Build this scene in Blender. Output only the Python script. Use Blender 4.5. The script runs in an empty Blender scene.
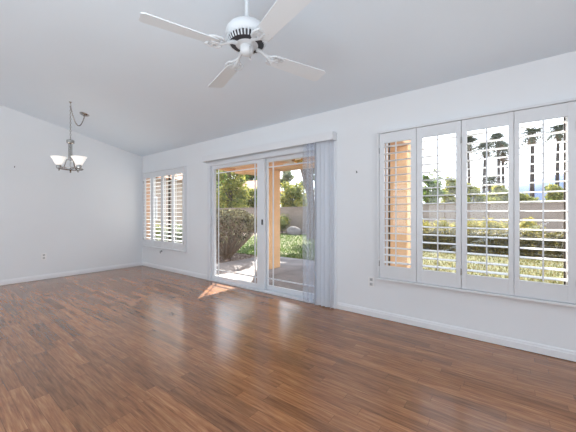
import bpy, bmesh, math, random
from mathutils import Vector, Matrix, noise
random.seed(7)
SC = bpy.context.scene
COL = SC.collection
PI = math.pi
R = math.radians

# ------------------------------------------------------------------ camera
EYE = 1.164
YAW = R(37.25)                     # turned left of +Y (the window wall's normal)
cam_d = bpy.data.cameras.new('camera')
cam_d.sensor_width = 36.0
cam_d.lens = 18.0
cam_d.shift_y = -2.5 / 576
cam_d.clip_start = 0.05
cam_d.clip_end = 3000
cam = bpy.data.objects.new('camera', cam_d)
COL.objects.link(cam)
cam.location = (0, 0, EYE)
cam.rotation_euler = (PI / 2, 0, YAW)
SC.camera = cam

# ------------------------------------------------------------------ sky, sun, added fill lamps, exposure
SC.view_settings.view_transform = 'Standard'
SC.view_settings.look = 'None'
SC.view_settings.exposure = 0.0
SC.view_settings.gamma = 1.0
SC.view_settings.use_curve_mapping = False
W = bpy.data.worlds.new('sky')
SC.world = W
W.use_nodes = True
wn = W.node_tree
bg = wn.nodes['Background']
tcw = wn.nodes.new('ShaderNodeTexCoord')
sepw = wn.nodes.new('ShaderNodeSeparateXYZ')
wn.links.new(tcw.outputs['Generated'], sepw.inputs[0])
rampw = wn.nodes.new('ShaderNodeValToRGB')
rampw.color_ramp.elements[0].position = 0.0
rampw.color_ramp.elements[0].color = (0.93, 0.96, 1.0, 1)
rampw.color_ramp.elements[1].position = 0.7
rampw.color_ramp.elements[1].color = (0.70, 0.83, 1.0, 1)
wn.links.new(sepw.outputs[2], rampw.inputs[0])
wn.links.new(rampw.outputs[0], bg.inputs[0])
bg.inputs[1].default_value = 3.0

SUN_EL = R(34.6)
sun_dir = Vector((0.618 * math.cos(SUN_EL), -0.786 * math.cos(SUN_EL), -math.sin(SUN_EL)))
sd = bpy.data.lights.new('sun', 'SUN')
sd.energy = 17.0
sd.angle = R(0.6)
sd.color = (1.0, 0.95, 0.86)
so = bpy.data.objects.new('sun', sd)
COL.objects.link(so)
so.rotation_euler = sun_dir.to_track_quat('-Z', 'Y').to_euler()
so.location = (-8, 10, 12)

def area(name, loc, direction, sx, sy, power, color=(1, 1, 1)):
    d = bpy.data.lights.new(name, 'AREA')
    d.shape = 'RECTANGLE'
    d.size, d.size_y = sx, sy
    d.energy = power
    d.color = color
    o = bpy.data.objects.new(name, d)
    COL.objects.link(o)
    o.location = loc
    o.rotation_euler = Vector(direction).to_track_quat('-Z', 'Y').to_euler()
    return o
# fill lamps added at the unseen rear and side openings, standing in for daylight
area('fill_rear', (-2.6, -4.95, 1.55), (0, 1, 0.42), 5.6, 2.3, 14, (0.83, 0.94, 1.0))
area('fill_side', (3.35, -1.6, 1.5), (-1, 0.05, 0.40), 4.0, 2.2, 26, (0.83, 0.94, 1.0))
# unseen lamp added behind the camera, aimed up to brighten the vaulted ceiling
area('fill_upward', (-0.5, -2.1, 0.5), (-0.36, -0.04, 1), 4.6, 2.6, 131, (0.83, 0.94, 1.0))

cy = SC.cycles
cy.max_bounces = 10
cy.diffuse_bounces = 6
cy.glossy_bounces = 4
cy.transmission_bounces = 6
cy.transparent_max_bounces = 16
cy.caustics_reflective = False
cy.caustics_refractive = False
cy.sample_clamp_indirect = 6.0

# ------------------------------------------------------------------ materials
def nm(name):
    m = bpy.data.materials.new(name)
    m.use_nodes = True
    nt = m.node_tree
    return m, nt, nt.nodes, nt.links, nt.nodes['Principled BSDF'], nt.nodes['Material Output']

def plain(name, col, rough=0.5, metal=0.0, bump=0.0, bscale=60.0, var=0.0, vscale=3.0, coat=0.0):
    m, nt, N, L, b, out = nm(name)
    b.inputs['Roughness'].default_value = rough
    b.inputs['Metallic'].default_value = metal
    b.inputs['Coat Weight'].default_value = coat
    geo = N.new('ShaderNodeNewGeometry')
    if var > 0:
        t = N.new('ShaderNodeTexNoise'); t.inputs['Scale'].default_value = vscale; t.inputs['Detail'].default_value = 4
        L.new(geo.outputs['Position'], t.inputs['Vector'])
        r = N.new('ShaderNodeValToRGB')
        r.color_ramp.elements[0].position = 0.3; r.color_ramp.elements[1].position = 0.7
        r.color_ramp.elements[0].color = tuple(c * (1 - var) for c in col) + (1,)
        r.color_ramp.elements[1].color = tuple(min(1, c * (1 + var)) for c in col) + (1,)
        L.new(t.outputs[0], r.inputs[0]); L.new(r.outputs[0], b.inputs['Base Color'])
    else:
        b.inputs['Base Color'].default_value = tuple(col) + (1,)
    if bump > 0:
        t2 = N.new('ShaderNodeTexNoise'); t2.inputs['Scale'].default_value = bscale; t2.inputs['Detail'].default_value = 3
        L.new(geo.outputs['Position'], t2.inputs['Vector'])
        bp = N.new('ShaderNodeBump'); bp.inputs['Strength'].default_value = bump; bp.inputs['Distance'].default_value = 0.01
        L.new(t2.outputs[0], bp.inputs['Height']); L.new(bp.outputs[0], b.inputs['Normal'])
    return m

def leafy(name, cols, rough=0.6, trans=0.35, dry=None):
    """per-leaf colour from the random value of each mesh island"""
    m, nt, N, L, b, out = nm(name)
    geo = N.new('ShaderNodeNewGeometry')
    r = N.new('ShaderNodeValToRGB')
    src = r.outputs[0]
    el = r.color_ramp.elements
    n = len(cols)
    el[0].color = tuple(cols[0]) + (1,); el[1].color = tuple(cols[-1]) + (1,)
    for i in range(1, n - 1):
        e = el.new(i / (n - 1)); e.color = tuple(cols[i]) + (1,)
    L.new(geo.outputs['Random Per Island'], r.inputs[0])
    if dry:                                             # greener towards the house's left, drier to the right
        sx = N.new('ShaderNodeSeparateXYZ'); L.new(geo.outputs['Position'], sx.inputs[0])
        mr = N.new('ShaderNodeMapRange'); mr.inputs[1].default_value = -5.5; mr.inputs[2].default_value = -2.0
        L.new(sx.outputs[0], mr.inputs[0])
        mc = N.new('ShaderNodeMix'); mc.data_type = 'RGBA'; mc.blend_type = 'MULTIPLY'; mc.inputs[0].default_value = 1.0
        tint = N.new('ShaderNodeMix'); tint.data_type = 'RGBA'
        tint.inputs[6].default_value = (0.55, 1.0, 0.45, 1); tint.inputs[7].default_value = tuple(dry) + (1,)
        L.new(mr.outputs[0], tint.inputs[0]); L.new(src, mc.inputs[6]); L.new(tint.outputs[2], mc.inputs[7])
        src = mc.outputs[2]
    L.new(src, b.inputs['Base Color'])
    b.inputs['Roughness'].default_value = rough
    b.inputs['Specular IOR Level'].default_value = 0.25
    tr = N.new('ShaderNodeBsdfTranslucent')
    L.new(src, tr.inputs[0])
    mx = N.new('ShaderNodeMixShader'); mx.inputs[0].default_value = trans
    L.new(b.outputs[0], mx.inputs[1]); L.new(tr.outputs[0], mx.inputs[2]); L.new(mx.outputs[0], out.inputs[0])
    return m

def mathn(N, L, op, a, b=None):
    n = N.new('ShaderNodeMath'); n.operation = op
    for i, s in enumerate((a, b)):
        if s is None: continue
        if isinstance(s, (int, float)): n.inputs[i].default_value = s
        else: L.new(s, n.inputs[i])
    return n.outputs[0]

def wood_floor():
    m, nt, N, L, b, out = nm('laminate_planks')
    geo = N.new('ShaderNodeNewGeometry')
    sp = N.new('ShaderNodeSeparateXYZ'); L.new(geo.outputs['Position'], sp.inputs[0])
    PW, PL = 0.078, 0.68
    yr = mathn(N, L, 'DIVIDE', sp.outputs[1], PW)
    row = mathn(N, L, 'FLOOR', yr)
    fy = mathn(N, L, 'FRACT', yr)
    wr = N.new('ShaderNodeTexWhiteNoise'); wr.noise_dimensions = '1D'; L.new(row, wr.inputs['W'])
    off = mathn(N, L, 'MULTIPLY', wr.outputs[0], 7.0)
    xr = mathn(N, L, 'ADD', mathn(N, L, 'DIVIDE', sp.outputs[0], PL), off)
    cl = mathn(N, L, 'FLOOR', xr)
    fx = mathn(N, L, 'FRACT', xr)
    cmb = N.new('ShaderNodeCombineXYZ'); L.new(row, cmb.inputs[0]); L.new(cl, cmb.inputs[1])
    wn2 = N.new('ShaderNodeTexWhiteNoise'); wn2.noise_dimensions = '2D'; L.new(cmb.outputs[0], wn2.inputs['Vector'])
    # grain, stretched along X, shifted per plank
    shift = mathn(N, L, 'MULTIPLY', wn2.outputs[0], 40.0)
    gv = N.new('ShaderNodeCombineXYZ')
    L.new(mathn(N, L, 'MULTIPLY', sp.outputs[0], 4.5), gv.inputs[0])
    L.new(mathn(N, L, 'MULTIPLY', sp.outputs[1], 62.0), gv.inputs[1]); L.new(shift, gv.inputs[2])
    g = N.new('ShaderNodeTexNoise'); g.inputs['Scale'].default_value = 1.0; g.inputs['Detail'].default_value = 6; g.inputs['Roughness'].default_value = 0.62
    g.inputs['Distortion'].default_value = 0.25
    L.new(gv.outputs[0], g.inputs['Vector'])
    # broad figure with knots
    kv = N.new('ShaderNodeCombineXYZ')
    L.new(mathn(N, L, 'MULTIPLY', sp.outputs[0], 3.2), kv.inputs[0])
    L.new(mathn(N, L, 'MULTIPLY', sp.outputs[1], 9.0), kv.inputs[1]); L.new(shift, kv.inputs[2])
    k = N.new('ShaderNodeTexNoise'); k.inputs['Scale'].default_value = 1.3; k.inputs['Detail'].default_value = 3
    L.new(kv.outputs[0], k.inputs['Vector'])
    kn = N.new('ShaderNodeMapRange'); kn.inputs[1].default_value = 0.69; kn.inputs[2].default_value = 0.80
    kn.inputs[3].default_value = 1.0; kn.inputs[4].default_value = 0.5
    L.new(k.outputs[0], kn.inputs[0])
    r = N.new('ShaderNodeValToRGB')
    e = r.color_ramp.elements
    e[0].position = 0.27; e[0].color = (0.165, 0.062, 0.026, 1)
    e[1].position = 0.75; e[1].color = (0.500, 0.245, 0.112, 1)
    e2 = e.new(0.50); e2.color = (0.335, 0.140, 0.058, 1)
    L.new(g.outputs[0], r.inputs[0])
    tone = N.new('ShaderNodeMapRange'); tone.inputs[3].default_value = 0.72; tone.inputs[4].default_value = 1.20
    L.new(wn2.outputs[0], tone.inputs[0])
    sy = mathn(N, L, 'LESS_THAN', fy, 0.030)
    sx = mathn(N, L, 'LESS_THAN', fx, 0.004)
    seam = mathn(N, L, 'SUBTRACT', 1.0, mathn(N, L, 'MULTIPLY', mathn(N, L, 'MAXIMUM', sy, sx), 0.45))
    mul = mathn(N, L, 'MULTIPLY', mathn(N, L, 'MULTIPLY', tone.outputs[0], seam), kn.outputs[0])
    mx = N.new('ShaderNodeVectorMath'); mx.operation = 'SCALE'
    L.new(r.outputs[0], mx.inputs[0]); L.new(mul, mx.inputs['Scale'])
    L.new(mx.outputs[0], b.inputs['Base Color'])
    rr = N.new('ShaderNodeMapRange'); rr.inputs[3].default_value = 0.14; rr.inputs[4].default_value = 0.27
    L.new(g.outputs[0], rr.inputs[0]); L.new(rr.outputs[0], b.inputs['Roughness'])
    bp = N.new('ShaderNodeBump'); bp.inputs['Strength'].default_value = 0.12; bp.inputs['Distance'].default_value = 0.002
    L.new(g.outputs[0], bp.inputs['Height']); L.new(bp.outputs[0], b.inputs['Normal'])
    b.inputs['Specular IOR Level'].default_value = 0.5
    b.inputs['Coat Weight'].default_value = 0.35; b.inputs['Coat Roughness'].default_value = 0.16
    return m

def glass_mat(name, tint=(1, 1, 1), refl=1.0):
    m, nt, N, L, b, out = nm(name)
    N.remove(b)
    t = N.new('ShaderNodeBsdfTransparent'); t.inputs[0].default_value = tuple(tint) + (1,)
    g = N.new('ShaderNodeBsdfGlossy'); g.inputs['Roughness'].default_value = 0.02
    f = N.new('ShaderNodeLayerWeight'); f.inputs[0].default_value = 0.5
    p5 = mathn(N, L, 'POWER', f.outputs['Facing'], 5.0)
    fm = mathn(N, L, 'MULTIPLY', mathn(N, L, 'ADD', mathn(N, L, 'MULTIPLY', p5, 0.96), 0.035), refl)
    mx = N.new('ShaderNodeMixShader')
    L.new(fm, mx.inputs[0]); L.new(t.outputs[0], mx.inputs[1]); L.new(g.outputs[0], mx.inputs[2])
    L.new(mx.outputs[0], out.inputs[0])
    return m

def vane_mat():
    m, nt, N, L, b, out = nm('vane_vinyl')
    b.inputs['Base Color'].default_value = (0.80, 0.83, 0.88, 1); b.inputs['Roughness'].default_value = 0.35
    tr = N.new('ShaderNodeBsdfTranslucent'); tr.inputs[0].default_value = (0.80, 0.85, 0.92, 1)
    mx = N.new('ShaderNodeMixShader'); mx.inputs[0].default_value = 0.30
    L.new(b.outputs[0], mx.inputs[1]); L.new(tr.outputs[0], mx.inputs[2]); L.new(mx.outputs[0], out.inputs[0])
    return m

def vane_sheer_mat():
    m, nt, N, L, b, out = nm('vane_sheer')
    b.inputs['Base Color'].default_value = (0.82, 0.84, 0.87, 1); b.inputs['Roughness'].default_value = 0.3
    tr = N.new('ShaderNodeBsdfTransparent'); tr.inputs[0].default_value = (0.95, 0.97, 1.0, 1)
    mx = N.new('ShaderNodeMixShader'); mx.inputs[0].default_value = 0.82
    L.new(b.outputs[0], mx.inputs[1]); L.new(tr.outputs[0], mx.inputs[2]); L.new(mx.outputs[0], out.inputs[0])
    return m

def emit_glass(name, col, strength):
    m, nt, N, L, b, out = nm(name)
    b.inputs['Base Color'].default_value = tuple(col) + (1,)
    b.inputs['Roughness'].default_value = 0.35
    b.inputs['Emission Color'].default_value = tuple(col) + (1,)
    b.inputs['Emission Strength'].default_value = strength
    return m

def block_wall():
    m, nt, N, L, b, out = nm('garden_block')
    geo = N.new('ShaderNodeNewGeometry')
    sp = N.new('ShaderNodeSeparateXYZ'); L.new(geo.outputs['Position'], sp.inputs[0])
    cv = N.new('ShaderNodeCombineXYZ'); L.new(mathn(N, L, 'ADD', sp.outputs[0], sp.outputs[1]), cv.inputs[0]); L.new(sp.outputs[2], cv.inputs[1])
    br = N.new('ShaderNodeTexBrick'); br.inputs['Scale'].default_value = 1.0
    br.inputs['Brick Width'].default_value = 0.40; br.inputs['Row Height'].default_value = 0.20
    br.inputs['Mortar Size'].default_value = 0.008
    br.inputs['Color1'].default_value = (0.260, 0.211, 0.177, 1); br.inputs['Color2'].default_value = (0.291, 0.239, 0.202, 1)
    br.inputs['Mortar'].default_value = (0.223, 0.186, 0.161, 1)
    L.new(cv.outputs[0], br.inputs['Vector']); L.new(br.outputs[0], b.inputs['Base Color'])
    b.inputs['Roughness'].default_value = 0.9
    return m

def patio_mat():
    m, nt, N, L, b, out = nm('patio_concrete')
    geo = N.new('ShaderNodeNewGeometry')
    t = N.new('ShaderNodeTexNoise'); t.inputs['Scale'].default_value = 1.6; t.inputs['Detail'].default_value = 6
    L.new(geo.outputs['Position'], t.inputs['Vector'])
    r = N.new('ShaderNodeValToRGB')
    r.color_ramp.elements[0].position = 0.35; r.color_ramp.elements[1].position = 0.68
    r.color_ramp.elements[0].color = (0.17, 0.148, 0.145, 1); r.color_ramp.elements[1].color = (0.29, 0.262, 0.255, 1)
    L.new(t.outputs[0], r.inputs[0])
    sp = N.new('ShaderNodeSeparateXYZ'); L.new(geo.outputs['Position'], sp.inputs[0])
    j1 = mathn(N, L, 'LESS_THAN', mathn(N, L, 'FRACT', mathn(N, L, 'DIVIDE', sp.outputs[0], 1.22)), 0.012)
    j2 = mathn(N, L, 'LESS_THAN', mathn(N, L, 'FRACT', mathn(N, L, 'DIVIDE', sp.outputs[1], 1.02)), 0.014)
    s = mathn(N, L, 'SUBTRACT', 1.0, mathn(N, L, 'MULTIPLY', mathn(N, L, 'MAXIMUM', j1, j2), 0.4))
    v = N.new('ShaderNodeVectorMath'); v.operation = 'SCALE'; L.new(r.outputs[0], v.inputs[0]); L.new(s, v.inputs['Scale'])
    L.new(v.outputs[0], b.inputs['Base Color']); b.inputs['Roughness'].default_value = 0.75; b.inputs['Specular IOR Level'].default_value = 0.2
    return m

def roof_tiles():
    m, nt, N, L, b, out = nm('clay_tiles')
    geo = N.new('ShaderNodeNewGeometry')
    br = N.new('ShaderNodeTexBrick'); br.inputs['Scale'].default_value = 1.0
    br.inputs['Brick Width'].default_value = 0.3; br.inputs['Row Height'].default_value = 0.36
    br.inputs['Color1'].default_value = (0.46, 0.22, 0.11, 1); br.inputs['Color2'].default_value = (0.40, 0.19, 0.095, 1)
    br.inputs['Mortar'].default_value = (0.28, 0.15, 0.10, 1)
    L.new(geo.outputs['Position'], br.inputs['Vector']); L.new(br.outputs[0], b.inputs['Base Color'])
    b.inputs['Roughness'].default_value = 0.85
    return m

M = dict(
    wall=plain('wall_paint', (0.765, 0.79, 0.818), 0.7, bump=0.05, bscale=90, var=0.012, vscale=1.5),
    ceil=plain('ceiling_paint', (0.76, 0.84, 0.91), 0.8, bump=0.06, bscale=70, var=0.01, vscale=1.2),
    trim=plain('trim_paint', (0.78, 0.795, 0.82), 0.35, var=0.01),
    shutter=plain('shutter_paint', (0.71, 0.73, 0.755), 0.35, var=0.01),
    louver=plain('louver_paint', (0.86, 0.87, 0.88), 0.4, var=0.01),
    socket=plain('outlet_socket', (0.52, 0.53, 0.54), 0.35, var=0.02),
    vinyl=plain('door_vinyl', (0.72, 0.75, 0.79), 0.3, var=0.01),
    floor=wood_floor(),
    glass=glass_mat('window_glass'),
    tanreturn=plain('tan_return', (0.62, 0.42, 0.29), 0.8, var=0.03),
    bronze=plain('dark_bronze', (0.045, 0.034, 0.028), 0.4, 0.3, var=0.1),
    black=plain('black_plastic', (0.02, 0.02, 0.022), 0.4, var=0.1),
    slot=plain('outlet_slot', (0.05, 0.05, 0.055), 0.5, var=0.1),
    plate=plain('outlet_plate', (0.84, 0.845, 0.85), 0.3, var=0.01),
    vane=vane_mat(), sheer=vane_sheer_mat(),
    valance=plain('valance_vinyl', (0.74, 0.76, 0.79), 0.35, var=0.01),
    fan=plain('fan_white', (0.68, 0.71, 0.74), 0.35, var=0.01),
    blade=plain('fan_blade_white', (0.77, 0.815, 0.85), 0.4, var=0.012),
    fandark=plain('fan_vent_dark', (0.03, 0.03, 0.035), 0.5, var=0.1),
    nickel=plain('brushed_nickel', (0.40, 0.39, 0.375), 0.22, 1.0, var=0.06, vscale=30),
    shade=emit_glass('lit_frosted_glass', (1.0, 0.965, 0.92), 0.55),
    bulb=emit_glass('lit_bulb', (1.0, 0.93, 0.82), 3.0),
    stucco=plain('peach_stucco', (0.72, 0.445, 0.235), 0.9, bump=0.3, bscale=40, var=0.06, vscale=6),
    soffit=plain('soffit_paint', (0.665, 0.427, 0.257), 0.9, bump=0.2, bscale=40, var=0.05, vscale=5),
    block=block_wall(), patio=patio_mat(), tiles=roof_tiles(),
    soil=plain('desert_soil', (0.260, 0.205, 0.161), 0.95, bump=0.5, bscale=12, var=0.2, vscale=4),
    lawn=plain('lawn_ground', (0.123, 0.118, 0.041), 0.95, var=0.28, vscale=1.3),
    grass=leafy('grass_blade', [(0.065, 0.085, 0.02), (0.145, 0.15, 0.042), (0.22, 0.20, 0.078)], 0.7, 0.4, dry=(1.22, 1.05, 1.2)),
    gravel=leafy('gravel_stone', [(0.114, 0.078, 0.062), (0.208, 0.151, 0.125), (0.270, 0.218, 0.187)], 0.9, 0.0),
    house=plain('cream_stucco', (0.421, 0.344, 0.281), 0.9, bump=0.3, bscale=30, var=0.05, vscale=2),
    tree_a=leafy('dense_tree_leaf', [(0.043, 0.085, 0.017), (0.136, 0.212, 0.043), (0.306, 0.374, 0.093)], trans=0.5),
    tree_b=leafy('olive_tree_leaf', [(0.093, 0.128, 0.030), (0.255, 0.272, 0.068), (0.468, 0.425, 0.111)], trans=0.5),
    tree_c=leafy('grey_tree_leaf', [(0.085, 0.119, 0.060), (0.212, 0.246, 0.145), (0.357, 0.374, 0.238)], trans=0.4),
    hedge=leafy('hedge_leaf', [(0.024, 0.024, 0.010), (0.104, 0.092, 0.028), (0.320, 0.248, 0.056)]),
    yellow=leafy('yellow_shrub_leaf', [(0.160, 0.176, 0.048), (0.384, 0.336, 0.080), (0.576, 0.464, 0.112)]),
    bush=leafy('round_bush_leaf', [(0.038, 0.031, 0.017), (0.145, 0.128, 0.068), (0.306, 0.297, 0.187)]),
    bark=plain('bark', (0.112, 0.080, 0.060), 0.95, bump=0.6, bscale=25, var=0.25, vscale=8),
    twig=plain('twig', (0.25, 0.185, 0.13), 0.95, var=0.2, vscale=20),
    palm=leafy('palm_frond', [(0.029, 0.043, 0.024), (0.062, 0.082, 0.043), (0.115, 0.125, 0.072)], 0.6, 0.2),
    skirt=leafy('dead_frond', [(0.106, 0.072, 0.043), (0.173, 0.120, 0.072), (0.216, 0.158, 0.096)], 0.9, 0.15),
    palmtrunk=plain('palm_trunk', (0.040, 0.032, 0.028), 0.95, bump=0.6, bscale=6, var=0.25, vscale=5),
    mountain=plain('haze_tinted_mountain', (0.20, 0.245, 0.36), 1.0, var=0.15, vscale=0.02),  # distance haze is put into the bluish base colour
    brass=plain('polished_brass', (0.72, 0.46, 0.12), 0.2, 1.0, var=0.05),
    patioblade=plain('patio_blade', (0.74, 0.64, 0.52), 0.5, var=0.05),
    rock=plain('grey_boulder', (0.195, 0.176, 0.169), 0.95, bump=0.6, bscale=8, var=0.2, vscale=5),
    cord=plain('clear_cord', (0.45, 0.44, 0.43), 0.4, var=0.05),
)

# ------------------------------------------------------------------ mesh helpers
def link(o, parent=None):
    COL.objects.link(o)
    if parent is not None:
        o.parent = parent
    return o

class MB:
    def __init__(s):
        s.v, s.f, s.sm = [], [], []
    def add(s, vs, fs, smooth=False):
        k = len(s.v); s.v += [tuple(p) for p in vs]
        s.f += [tuple(i + k for i in f) for f in fs]; s.sm += [smooth] * len(fs)
    def box(s, x0, x1, y0, y1, z0, z1):
        vs = [(x0, y0, z0), (x1, y0, z0), (x1, y1, z0), (x0, y1, z0), (x0, y0, z1), (x1, y0, z1), (x1, y1, z1), (x0, y1, z1)]
        s.add(vs, [(3, 2, 1, 0), (4, 5, 6, 7), (0, 1, 5, 4), (1, 2, 6, 5), (2, 3, 7, 6), (3, 0, 4, 7)])
    def bbox(s, x0, x1, y0, y1, z0, z1, b=0.004):
        """box with chamfered edges"""
        bm = bmesh.new()
        bmesh.ops.create_cube(bm, size=1)
        for v in bm.verts:
            v.co = Vector((x0 + (v.co.x + .5) * (x1 - x0), y0 + (v.co.y + .5) * (y1 - y0), z0 + (v.co.z + .5) * (z1 - z0)))
        bmesh.ops.bevel(bm, geom=list(bm.edges), offset=b, segments=2, affect='EDGES', profile=0.5)
        bm.verts.index_update()
        s.add([v.co[:] for v in bm.verts], [[v.index for v in f.verts] for f in bm.faces])
        bm.free()
    def tube(s, pts, rad, n=8, cap=True):
        pts = [Vector(p) for p in pts]
        rr = rad if isinstance(rad, (list, tuple)) else [rad] * len(pts)
        vs, fs = [], []
        up = None
        for i, p in enumerate(pts):
            t = (pts[min(i + 1, len(pts) - 1)] - pts[max(i - 1, 0)])
            t = t.normalized() if t.length > 1e-9 else Vector((0, 0, 1))
            if up is None:
                up = t.orthogonal().normalized()
            else:
                up = (up - t * up.dot(t))
                up = up.normalized() if up.length > 1e-6 else t.orthogonal().normalized()
            w = t.cross(up)
            for k in range(n):
                a = 2 * PI * k / n
                vs.append(p + (up * math.cos(a) + w * math.sin(a)) * rr[i])
        for i in range(len(pts) - 1):
            for k in range(n):
                k2 = (k + 1) % n
                fs.append((i * n + k, i * n + k2, (i + 1) * n + k2, (i + 1) * n + k))
        if cap:
            fs.append(tuple(range(n - 1, -1, -1))); fs.append(tuple((len(pts) - 1) * n + k for k in range(n)))
        s.add(vs, fs, True)
    def lathe(s, prof, c=(0, 0, 0), n=24, close=True):
        """prof = (radius, z) list; axis = Z through c"""
        vs, fs = [], []
        for r, z in prof:
            for k in range(n):
                a = 2 * PI * k / n
                vs.append((c[0] + r * math.cos(a), c[1] + r * math.sin(a), c[2] + z))
        for i in range(len(prof) - 1):
            for k in range(n):
                k2 = (k + 1) % n
                fs.append((i * n + k, i * n + k2, (i + 1) * n + k2, (i + 1) * n + k))
        if close:
            fs.append(tuple(range(n - 1, -1, -1))); fs.append(tuple((len(prof) - 1) * n + k for k in range(n)))
        s.add(vs, fs, True)
    def xform(s, mat, start=0):
        for i in range(start, len(s.v)):
            s.v[i] = tuple(mat @ Vector(s.v[i]))
    def mesh(s, name, mat):
        me = bpy.data.meshes.new(name)
        me.from_pydata(s.v, [], s.f)
        me.polygons.foreach_set('use_smooth', s.sm)
        me.materials.append(mat)
        me.update()
        bm = bmesh.new(); bm.from_mesh(me); bmesh.ops.recalc_face_normals(bm, faces=bm.faces); bm.to_mesh(me); bm.free()
        return me
    def build(s, name, mat, parent=None, autosmooth=True):
        me = s.mesh(name, mat)
        o = bpy.data.objects.new(name, me)
        if autosmooth and any(s.sm):
            try:
                me.set_sharp_from_angle(angle=R(40))
            except Exception:
                pass
        return link(o, parent)

def raw(name, vs, fs, mat, parent=None):
    """many loose leaves: no normal recalculation"""
    me = bpy.data.meshes.new(name)
    me.from_pydata(vs, [], fs); me.materials.append(mat); me.update()
    return link(bpy.data.objects.new(name, me), parent)

def tag(o, label, cat, group=None, kind=None):
    o['label'] = label; o['category'] = cat
    if group: o['group'] = group
    if kind: o['kind'] = kind
    return o
def thing(name, label, cat, loc=(0, 0, 0), rz=0, group=None):
    o = bpy.data.objects.new(name, None); COL.objects.link(o)
    o.empty_display_size = 0.1
    o.location = loc; o.rotation_euler = (0, 0, rz)
    return tag(o, label, cat, group)
def struct(o):
    o['kind'] = 'structure'; return o
def ssroot(name, loc):
    o = bpy.data.objects.new(name, None); COL.objects.link(o); o.location = loc; o['kind'] = 'structure'; return o
def copy_tree(o, parent=None):
    c = o.copy(); COL.objects.link(c); c.parent = parent
    for ch in list(o.children): copy_tree(ch, c)
    return c

# ------------------------------------------------------------------ room shell
YW, TH = 3.165, 0.14             # inner face and thickness of the window wall
XL, XR, YB = -6.51, 3.6, -5.2
HE, SL = 2.44, 0.211             # eave height, ceiling slope
YR = -1.0                        # ridge line
HR = HE + SL * (YW - YR)
HB = HR - SL * (YR - YB)
ZS, ZT = 0.46, 2.04              # window opening heights
WC = (-5.61, -0.357)             # window centres

def wall_with_holes(x0, x1, holes, y0, y1, top):
    """vertical slabs: full strips between openings, sill and head pieces at each opening"""
    m = MB(); x = x0
    for (a, b, z0, z1) in sorted(holes):
        m.box(x, a, y0, y1, -0.12, top)
        if z0 > -0.1: m.box(a, b, y0, y1, -0.12, z0)
        m.box(a, b, y0, y1, z1, top)
        x = b
    m.box(x, x1, y0, y1, -0.12, top)
    return m
DX0, DX1, DZ = -4.155, -1.675, 2.035
holes = [(c - 0.735, c + 0.765, ZS + 0.02, ZT - 0.02) for c in WC] + [(DX0, DX1, -0.02, DZ)]
struct(wall_with_holes(XL - 0.12, XR + 0.12, holes, YW, YW + TH, HE + 0.02).build('wall_front', M['wall']))

def gable(x0, x1, name, hole=None):
    m = MB()
    prof = [(YB - .12, -0.12), (YW + TH, -0.12), (YW + TH, HE), (YW, HE), (YR, HR), (YB, HB), (YB - .12, HB)]
    if hole is None:
        vs = [(x0, y, z) for y, z in prof] + [(x1, y, z) for y, z in prof]
        n = len(prof)
        m.add(vs, [tuple(range(n)), tuple(range(2 * n - 1, n - 1, -1))] + [(i, i + n, (i + 1) % n + n, (i + 1) % n) for i in range(n)])
    else:
        ya, yb, za, zb = hole
        def seg(pts):
            n = len(pts); vs = [(x0, y, z) for y, z in pts] + [(x1, y, z) for y, z in pts]
            m.add(vs, [tuple(range(n)), tuple(range(2 * n - 1, n - 1, -1))] + [(i, i + n, (i + 1) % n + n, (i + 1) % n) for i in range(n)])
        def top(y): return HR - SL * abs(y - YR)
        seg([(YB - .12, -.12), (ya, -.12), (ya, top(ya)), (YB - .12, top(YB))])
        seg([(ya, -.12), (yb, -.12), (yb, za), (ya, za)])
        mid = [(yb, top(yb)), (YR, HR), (ya, top(ya))] if ya < YR < yb else [(yb, top(yb)), (ya, top(ya))]
        seg([(ya, zb), (yb, zb)] + mid)
        pts = [(yb, -.12), (YW + TH, -.12), (YW + TH, HE), (YW, HE)]
        if yb < YR: pts.append((YR, HR))
        pts.append((yb, top(yb))); seg(pts)
    return struct(m.build(name, M['wall']))
gable(XL - .12, XL, 'wall_left')
gable(XR, XR + .12, 'wall_right', hole=(-3.7, 0.5, 0.35, 2.65))
struct(wall_with_holes(XL, XR, [(-5.5, 0.3, 0.35, 2.7)], YB - .12, YB, HB).build('wall_back', M['wall']))
fl = MB(); fl.box(XL, XR, YB, YW, -0.1, 0.0)
struct(fl.build('floor', M['floor']))
ce = MB()
def slope(ya, za, yb, zb, t=0.1):
    vs = [(XL - .12, ya, za), (XR + .12, ya, za), (XR + .12, yb, zb), (XL - .12, yb, zb)]
    vs += [(x, y, z + t) for x, y, z in vs]
    ce.add(vs, [(3, 2, 1, 0), (4, 5, 6, 7), (0, 1, 5, 4), (1, 2, 6, 5), (2, 3, 7, 6), (3, 0, 4, 7)])
slope(YW + TH, HE - SL * TH, YR, HR); slope(YR, HR, YB - .12, HB - SL * .12)
struct(ce.build('ceiling', M['ceil']))

def baseboard(name, p0, p1, nrm):
    """moulded skirting along p0-p1, profile growing along nrm"""
    prof = [(0, 0.005), (0.014, 0.005), (0.014, 0.058), (0.010, 0.066), (0.010, 0.074), (0.005, 0.084), (0, 0.084)]
    p0, p1, n = Vector(p0), Vector(p1), Vector(nrm)
    m = MB(); k = len(prof)
    vs = [tuple(p0 + n * d + Vector((0, 0, z))) for d, z in prof] + [tuple(p1 + n * d + Vector((0, 0, z))) for d, z in prof]
    m.add(vs, [tuple(range(k)), tuple(range(2 * k - 1, k - 1, -1))] + [(i, (i + 1) % k, (i + 1) % k + k, i + k) for i in range(k)])
    return struct(m.build(name, M['trim']))
baseboard('baseboard_left', (XL, YB, 0), (XL, YW, 0), (1, 0, 0))
bf = baseboard('baseboard_front', (XL + .014, YW, 0), (DX0 - 0.03, YW, 0), (0, -1, 0))
baseboard('baseboard_front_far', (DX1 + 0.03, YW, 0), (XR, YW, 0), (0, -1, 0))
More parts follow.
